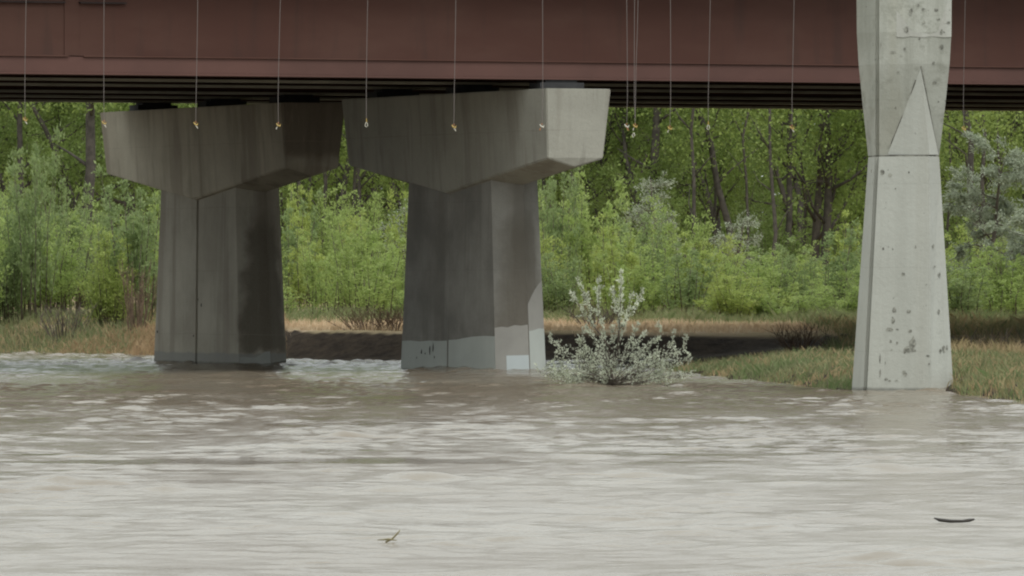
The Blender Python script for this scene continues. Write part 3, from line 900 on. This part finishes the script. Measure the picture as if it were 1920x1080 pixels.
# slim grey trunks among them
slim = []
for i in range(4):
    gg = np.random.default_rng(800 + i)
    mb = MB(); hh = 8.5
    pts = [np.array((gg.normal(0, .05) + gg.choice((-1, 1)) * .012 * k * k, gg.normal(0, .05), hh * k / 8 - .2)) for k in range(9)]
    mb.tube(pts, [.062 * (1 - .7 * k / 8) for k in range(9)], 6)
    for k in (2, 3, 4, 5, 6, 7):
        a = gg.uniform(0, 6.28); q = pts[k]; e = q + np.array((math.cos(a) * .7, math.sin(a) * .6, gg.uniform(.5, 1.1)))
        mb.tube([q, (q + e) / 2 + gg.normal(0, .06, 3), e], [.022, .014, .005], 4)
    me = mb.mesh("trunk", True)
    n = 900
    c = np.stack((gg.normal(0, .75, n), gg.normal(0, .75, n), gg.uniform(3.2, 8.6, n)), 1)
    lf = leaf_mesh("crown", leaves(c, np.tile((0, 0, .2), (n, 1)), .09, .7, gg))
    me.materials.append(m_bark); lf.materials.append(m_leaf_tree); slim.append((me, lf))
for k in range(34):
    xx = g.uniform(-15.5, 15.5); dd = g.uniform(210, 226); z = zone(xx, dd)
    q = int(g.integers(0, 4)); sc = g.uniform(.7, 1.25)
    plant("slim_tree", "slim bare-stemmed tree at the wood's edge " + ZN[z], "tree", (("trunk", slim[q][0], None), ("crown", slim[q][1], None)),
          (xx, dd, float(ground_z(xx, dd)) - .05), g.uniform(0, 6.28), (sc, g.uniform(.9, 1.15)), "slim trees of the wood " + ZN[z])

# willow thicket
m_leaf_oli = leaf_mat("olive_willow_leaf", (0.230, 0.315, 0.125), (0.305, 0.375, 0.165), 0.48)
m_leaf_yel = leaf_mat("yellow_willow_leaf", (0.335, 0.420, 0.110), (0.425, 0.490, 0.155), 0.50)
kinds = []
for i in range(9):
    if i < 6:      # full clump
        k_ = grow_shrub(300 + i, 3.0, 0.70 + 0.12 * (i % 3), 40, 7600, 0.080, 0.46, 0.10 + 0.07 * (i % 2), spread=0.055)
    else:          # a few tall loose saplings
        k_ = grow_shrub(300 + i, 3.0, 0.50 + 0.15 * (i % 3), 11, 3000, 0.085, 0.50, 0.22, 0.014, spread=0.05)
    k_[0].materials.append(m_twig); k_[1].materials.append((m_leaf_wil, m_leaf_yel, m_leaf_wil, m_leaf_oli, m_leaf_wil, m_leaf_wil, m_leaf_yel, m_leaf_wil, m_leaf_oli)[i])
    kinds.append(k_)
TOPX = [-300, 0, 60, 110, 160, 240, 300, 530, 600, 640, 700, 760, 1010, 1050, 1100, 1200, 1260, 1330, 1400, 1450, 1500, 1560, 1620, 1780, 1850, 1920, 2200]
TOPY = [330, 330, 285, 330, 395, 350, 365, 380, 345, 300, 350, 395, 345, 330, 375, 385, 380, 385, 430, 465, 400, 420, 440, 450, 400, 430, 400]
for row, (d0, step, low0) in enumerate(((179.5, 1.2, 0.50), (184, 1.1, 0.74), (190, 1.15, 0.92), (197, 1.2, 1.0), (205, 1.4, 1.0))):
    half = 17.5
    x = -half
    while x < half:
        xx = x + g.uniform(-.35, .35); dd = d0 + g.uniform(-1.8, 1.8); low = low0
        if xx < -6: dd += 4.0 - 0.6 * row + (xx < -9.5) * 1.5
        p = 960 + FPX * xx / dd
        zg = float(ground_z(xx, dd))
        ztop = EYE + (HOR - np.interp(p, TOPX, TOPY)) * dd / FPX
        k = int(g.integers(0, 6)) if g.random() < 0.58 else int(g.integers(6, 9)); z = zone(xx, dd)
        if xx < -8: low = max(low, 0.85)
        hh = max(0.7, (ztop - zg) * low * (g.uniform(0.60, 1.10) if k < 6 else g.uniform(0.95, 1.36)))
        front = row < 2
        lab = ("low willow shrub fronting the green thicket ", "chest-high willow shrub in the green thicket ", "tall willow shrub deep in the green thicket ", "tall willow shrub deep in the green thicket ", "hindmost tall willow shrub of the thicket ")[row] + ZN[z]
        plant("willow_shrub", lab, "shrub", (("stem", kinds[k][0], None), ("foliage", kinds[k][1], None)), (xx, dd, zg), g.uniform(0, 6.28),
              (g.uniform(.75, 1.2), hh / 2.9), "willow shrubs " + ZN[z])
        x += step * g.uniform(0.75, 1.25)

# shrubs under the trees
und = []
for s_, f_ in kinds[:3]:
    fd = f_.copy(); fd.materials.clear(); fd.materials.append(m_leaf_dark); und.append((s_, fd))
for row, (d0, step, hh0) in enumerate(((214, 1.7, 2.6), (229, 1.8, 3.0), (243, 1.9, 3.4), (258, 1.9, 3.8))):
    x = -17.5 - row
    while x < 17.5 + row:
        xx = x + g.uniform(-.5, .5); dd = d0 + g.uniform(-4, 4)
        k = int(g.integers(0, 3)); z = zone(xx, dd)
        plant("understory_shrub", "dark green shrub under the trees " + ZN[z], "shrub", (("stem", und[k][0], None), ("foliage", und[k][1], None)),
              (xx, dd, float(ground_z(xx, dd))), g.uniform(0, 6.28), (1.25, hh0 * g.uniform(.6, 1.1) / 2.9), "understory shrubs " + ZN[z])
        x += step * g.uniform(.75, 1.25)

# silver-leaved trees
def silver_tree(x, ybase, ytop, d, w, lab, seed, n=5200):
    p = px(x, ytop, d); zg = float(ground_z(p[0], d)); h = p[2] - zg
    t_, c_ = grow_tree(seed, h * 0.92, w, 0.30, 20, n, 0.075, 0.34, 0.055, 0.10, 0.09, 0.30)
    r = thing("silver_tree", lab, "tree", (p[0], d, zg))
    link("trunk", t_, m_twig, r); link("crown", c_, m_leaf_sil2, r)
silver_tree(1862, 600, 262, 186, 1.75, "broad silver-leaved tree with grey drooping sprays beyond the pale pier", 501, 22000)
silver_tree(1925, 600, 330, 184, 1.6, "lower silver-leaved tree leaning into the broad silver one beyond the pale pier", 505, 15000)
silver_tree(1254, 600, 300, 203, 0.8, "narrow silver-leaved tree rising out of the green thicket near the grey pier", 502, 3000)
silver_tree(1378, 600, 392, 200, 0.7, "low silver-leaved tree in the thicket midway to the pale pier", 503, 2000)
silver_tree(745, 600, 360, 200, 0.7, "low silver-leaved tree in the thicket right behind the grey pier", 504, 2000)

# silvery bush standing in the flood
BD = 123.6
bx = px(1150, 725, BD); bx[2] = -0.1
bush = thing("silver_bush", "silvery-leaved bush standing in the water at the foot of the grey pier", "bush", tuple(bx))
gb = np.random.default_rng(9)
mb = MB(); C, Dr = [], []
def branch(x0, y0, x1, y1, r, bend=0.0, dz=0.0, leafy=0.5, dens=130, twigs=8, tl=0.20):
    a = px(x0, y0, BD) - bx; b = px(x1, y1, BD) - bx
    b[1] += dz
    m = (a + b) / 2; m[0] += bend
    T = lambda f: (1 - f) ** 2 * a + 2 * f * (1 - f) * m + f * f * b
    ts = [T(f) for f in np.linspace(0, 1, 6)]
    mb.tube(ts, [r * (1 - .8 * k / 5) for k in range(6)], 5)
    for k in range(twigs):
        f = 1 - leafy * gb.random() ** 1.1
        p = T(f); ax = unit(b - a)
        d = unit(ax * 0.8 + gb.normal(0, .7, 3))
        ln = tl * gb.uniform(.4, 1.0) * (0.55 + 0.45 * (1 - f) / leafy)
        mb.tube([p, p + d * ln], [0.004, 0.002], 3)
        n = int(dens * ln)
        ff = gb.random(n)[:, None]
        C.append(p + d * ln * ff + gb.normal(0, .012, (n, 3))); Dr.append(np.tile(d, (n, 1)))
    n = int(dens * np.linalg.norm(b - a) * leafy)
    if n == 0: return
    ff = 1 - leafy * gb.random(n)
    C.append(np.array([T(f) for f in ff]) + gb.normal(0, .016, (n, 3))); Dr.append(np.tile(unit(b - a), (n, 1)))
B0 = (1150, 722)
branch(*B0, 1140, 655, .028, 0, 0, .0, 0, 0)
branch(1146, 655, 1070, 548, .016, -.03, .0, .62, 190, 9)
branch(1115, 600, 1082, 520, .008, .0, .1, .8, 200, 6, .14)
branch(1120, 610, 1123, 518, .008, .02, -.1, .8, 200, 8, .16)
branch(1158, 655, 1165, 510, .014, .02, 0, .75, 220, 12, .18)
branch(1160, 600, 1150, 540, .007, -.02, .1, .8, 200, 8, .15)
branch(1160, 620, 1205, 548, .008, .04, .1, .7, 170, 6, .14)
branch(1160, 640, 1186, 550, .007, .02, .1, .7, 170, 6, .14)
for k in range(36):
    a = gb.uniform(-1.5, 1.5)
    L_ = gb.uniform(35, 95) * (1.0 + .22 * abs(a))
    x1 = 1150 + math.sin(a) * L_ * 1.2; y1 = 716 - math.cos(a) * L_ * .88 - 4
    branch(1150 + gb.normal(0, 16), 722, x1, y1, .007, gb.normal(0, .07), gb.normal(0, .4), .60, 80, 11, .19)
    for j in range(1):                  # upright leafy shoots off the arching branch
        x2 = 1150 + (x1 - 1150) * gb.uniform(.5, 1.0); y2 = 722 + (y1 - 722) * gb.uniform(.5, 1.0)
        branch(x2, y2, x2 + gb.normal(0, 9), y2 - gb.uniform(14, 34), .004, gb.normal(0, .02), gb.normal(0, .1), .9, 105, 3, .06)
for x1, y1 in ((1032, 640), (1045, 668), (1020, 690), (1060, 690), (1075, 705), (1240, 628), (1262, 640), (1283, 652), (1295, 672), (1255, 690), (1275, 668), (1235, 662), (1015, 700), (1030, 706)):
    branch(1150 + gb.normal(0, 10), 715, x1, y1, .007, gb.normal(0, .06), gb.normal(0, .2), .45, 190, 7, .13)
    branch(x1, y1, x1 + gb.normal(0, 6), y1 - gb.uniform(12, 30), .004, 0, 0, .9, 190, 3, .06)
for x1, y1 in ((1098, 612), (1128, 596), (1176, 588), (1196, 606), (1214, 622), (1082, 634), (1150, 610)):
    branch(1148 + gb.normal(0, 6), 690, x1, y1, .006, gb.normal(0, .04), gb.normal(0, .15), .5, 150, 8, .13)
for k in range(16):
    x1 = gb.uniform(1030, 1262)
    branch(1150 + (x1 - 1150) * .45, 721, x1, gb.uniform(690, 716), .005, gb.normal(0, .03), gb.normal(0, .3), .8, 85, 6, .14)
mb.obj("stem", m_twig, bush, smooth=True)
C = np.concatenate(C); Dr = np.concatenate(Dr)
keep = (C[:, 2] > 0.03) & ((C[:, 2] > 0.75) | (gb.random(len(C)) < 0.62 + 0.25 * np.sin(C[:, 0] * 9 + C[:, 2] * 7)))
link("foliage", leaf_mesh("foliage", leaves(C[keep], Dr[keep], .041, .42, gb)), m_leaf_sil, bush)

# bare dead shrubs on the bank
def bare_shrub(x, y, d, h, w, lab, seed, mat=m_twig):
    gg = np.random.default_rng(seed); p = px(x, y, d); zg = float(ground_z(p[0], d))
    mb = MB()
    for k in range(34):
        a = gg.uniform(0, 6.28); r = w * math.sqrt(gg.random())
        b = np.array((math.cos(a) * r * .4, math.sin(a) * r * .4, -.05)); e = np.array((math.cos(a) * r, math.sin(a) * r, h * gg.uniform(.4, 1)))
        m = (b + e) / 2 + gg.normal(0, .05, 3)
        mb.tube([b, m, e], [.012, .008, .004], 4)
        for _ in range(3):
            q = m * .4 + e * .6 if _ else m
            mb.tube([q, q + np.array((gg.normal(0, .14), gg.normal(0, .14), gg.uniform(.08, .3)))], [.006, .003], 3)
    o = mb.obj("bare_shrub", mat, None, (p[0], d, zg)); tag(o, lab, "shrub")
m_dead = plain("dead_stem", (0.16, 0.11, 0.075), 0.95, 0.35, 5)
bare_shrub(690, 605, 167.5, .42, .9, "leafless brown shrub on the bank edge between the two shaded piers", 1, m_dead)
bare_shrub(735, 605, 167.2, .45, .6, "leafless brown shrub on the bank against the grey pier", 2, m_dead)
bare_shrub(120, 610, 182, .9, .8, "tangle of bare grey stems under the willows near the water, beside the brown-stained pier", 3)
bare_shrub(255, 560, 181, 1.7, .5, "tall bare reddish-grey stems beside the brown-stained pier", 4, m_dead)
bare_shrub(1500, 610, 160, .5, .6, "bare twiggy shrub on the dry grass near the pale pier", 5, m_dead)
bare_shrub(1120, 600, 172, .4, .7, "bare dark shrub on the dry grass behind the silvery bush", 6)
bare_shrub(1880, 640, 150, .35, .8, "low bare twigs in the grass beyond the pale pier", 7)

# ------------------------------------------------------------------ grass
def grass_mat(name, a, b, c):
    m, N, L, B = new_mat(name)
    geo = N.new("ShaderNodeNewGeometry")
    n1 = noise(N, L, geo.outputs["Position"], 0.55, 4, 0.6)
    col = mix_rgb(N, L, ramp(N, L, n1, 0.38, 0.62), a, b)
    col = mix_rgb(N, L, math_n(N, L, 'MULTIPLY', geo.outputs["Random Per Island"], 0.6), col, c)
    L.new(col, B.inputs["Base Color"])
    B.inputs["Roughness"].default_value = 0.8
    B.inputs["Specular IOR Level"].default_value = 0.2
    tr = N.new("ShaderNodeBsdfTranslucent"); L.new(col, tr.inputs["Color"])
    mx = N.new("ShaderNodeMixShader"); mx.inputs[0].default_value = 0.25
    L.new(B.outputs[0], mx.inputs[1]); L.new(tr.outputs[0], mx.inputs[2])
    L.new(mx.outputs[0], N["Material Output"].inputs["Surface"])
    return m
m_dry = grass_mat("dry_grass_blade", (0.68, 0.53, 0.36), (0.60, 0.45, 0.30), (0.72, 0.59, 0.43))
m_tall = grass_mat("green_grass_blade", (0.145, 0.225, 0.080), (0.20, 0.245, 0.105), (0.36, 0.32, 0.20))
m_tan = grass_mat("tan_grass_blade", (0.44, 0.325, 0.185), (0.29, 0.265, 0.12), (0.52, 0.39, 0.24))

def grass(name, mat, n, area, hgt, keepf, seed, wd=0.013, lean=0.40):
    gg = np.random.default_rng(seed)
    x = gg.uniform(area[0], area[1], n); y = gg.uniform(area[2], area[3], n)
    # tufts: pull half the blades to tuft centres
    tx = np.round(x / 0.35) * 0.35 + np.sin(np.round(y / 0.45) * 12.9) * .15; ty = np.round(y / 0.45) * 0.45 + np.sin(np.round(x / .35) * 78.2) * .18
    pull = gg.random(n) < 0.35
    x = np.where(pull, tx + gg.normal(0, .07, n), x); y = np.where(pull, ty + gg.normal(0, .07, n), y)
    k = keepf(x, y); x, y = x[k], y[k]
    z = ground_z(x, y) - 0.02
    n = len(x)
    p = np.stack((x, y, z), 1)
    pn = (0.45 + 0.55 * sm(0.0, 2.5, y - shore(x))) * (0.65 + 0.5 * (np.sin(x * 1.7 + y * .6) * np.sin(y * .9 - x * .5) * .5 + .5))
    h = (hgt * gg.uniform(.45, 1.2, n) * pn)[:, None]
    az = gg.uniform(0, 6.283, n)
    side = np.stack((np.cos(az), np.sin(az), 0 * az), 1)
    ln = np.stack((gg.normal(0, lean, n), gg.normal(0, lean, n), np.ones(n)), 1)
    w = wd * gg.uniform(.6, 1.3, n)[:, None]
    mid = p + ln * np.array((.35, .35, 1)) * h * .55
    tip = p + ln * h * np.array((1, 1, .96))
    V = np.stack((p - side * w * .5, p + side * w * .5, mid + side * w * .4, tip, mid - side * w * .4), 1).reshape(-1, 3)
    F = np.arange(len(V)).reshape(-1, 5)
    o = link(name, np_mesh(name, V, F), mat)
    o["kind"] = "stuff"
    return o
def land(x, y): return (y > shore(x) + 0.05) & ~((x > 4.75) & (x < 6.30) & (y < 118.7))
def ontop(x, y): return y > scarp(x) + np.where(x < -5.5, 6.0, 1.4)
def nsel(x, y, f=.8): return np.sin(x * f + np.sin(y * f * .7) * 2) + np.sin(y * f * 1.3 + x * .4)
grass("dry_grass", m_dry, 62000, (-13, 13, 162, 184), 0.17, lambda x, y: ontop(x, y) & land(x, y), 1)
grass("green_meadow_grass", m_tall, 42000, (-15, 15, 173, 187), 0.36, lambda x, y: ontop(x, y) & (nsel(x, y, .5) > -1.4 + (180 - y) * .25), 2)
grass("waterside_grass", m_tall, 60000, (2.0, 9, 104, 150), 0.19, lambda x, y: land(x, y) & (y < 146 + nsel(x, y) * .8) & (x > 2.9 + nsel(x * .2, y) * .25) & (nsel(x, y) > -1.3), 3)
grass("tan_grass", m_tan, 48000, (2.4, 13, 90, 150), 0.19, lambda x, y: land(x, y) & (y < 146.5 + nsel(x, y)) & (x > 2.8 + nsel(x * .2, y) * .25) & ((x > 5.2) | (nsel(x, y) < .1) | (y > 143)), 4)
grass("weedy_grass", m_tan, 16000, (6.45, 14, 140, 172), 0.34, lambda x, y: land(x, y), 8)
grass("bank_weeds", m_tall, 16000, (6.2, 15, 154, 178), 0.32, lambda x, y: land(x, y), 9)
m_rust = grass_mat("rusty_grass_blade", (0.42, 0.285, 0.165), (0.34, 0.22, 0.125), (0.50, 0.36, 0.22))
grass("rusty_bank_grass", m_rust, 20000, (-10.5, -5.0, 164, 181), 0.30, lambda x, y: land(x, y) & (x > -9.6 + nsel(x, y) * .5), 10)
grass("bank_slope_grass", m_tan, 24000, (-15, -4.3, 165, 186), 0.30, lambda x, y: land(x, y) & ~(ontop(x, y) & (x > -5.5)) & (x < -4.6 + (y - 165) * 0) , 5)
grass("bank_green_grass", m_tall, 16000, (-15, -8.3, 172, 190), 0.34, lambda x, y: land(x, y), 6)
grass("dead_grass_on_scarp", m_dry, 2500, (-5.5, 7.5, 160, 170), 0.20, lambda x, y: land(x, y) & (y > scarp(x) + 0.9) & (y < scarp(x) + 1.8) & (nsel(x, y, 1.1) > 0), 7)

# ------------------------------------------------------------------ driftwood
m_wood = plain("wet_driftwood", (0.035, 0.03, 0.026), 0.6, 0.3, 12)
a = px(1790, 982, 53.6)
dw = MB().tube([(-.135, .02, .024), (-.10, .01, .012), (-.03, 0, .004), (.05, 0, .004), (.10, .01, .010), (.132, .02, .016)], [.004, .012, .012, .010, .012, .006], 7).obj("driftwood_stick", m_wood, None, (a[0], 53.6, max(water_z(a[0] - .12, 53.6), water_z(a[0], 53.6), water_z(a[0] + .12, 53.6)) + 0.008), True)
tag(dw, "dark curved stick drifting with both tips raised on the open water", "driftwood")
a = px(735, 1018, 49.6)
m_reed = plain("drifting_reed", (0.22, 0.19, 0.10), 0.8, 0.2, 10)
rd = MB().tube([(-.04, 0, -.01), (.0, 0, .010), (.035, .005, .045), (.05, .005, .065)], [.006, .006, .005, .002], 5)
rd.tube([(-.09, .02, .003), (-.02, .0, .008), (.03, -.01, .002)], [.002, .007, .002], 5)
tag(rd.obj("drifting_sprig", m_reed, None, (a[0], 49.6, water_z(a[0], 49.6) + 0.014), True), "small tan plant sprig drifting on the open water with its tip up", "driftwood")
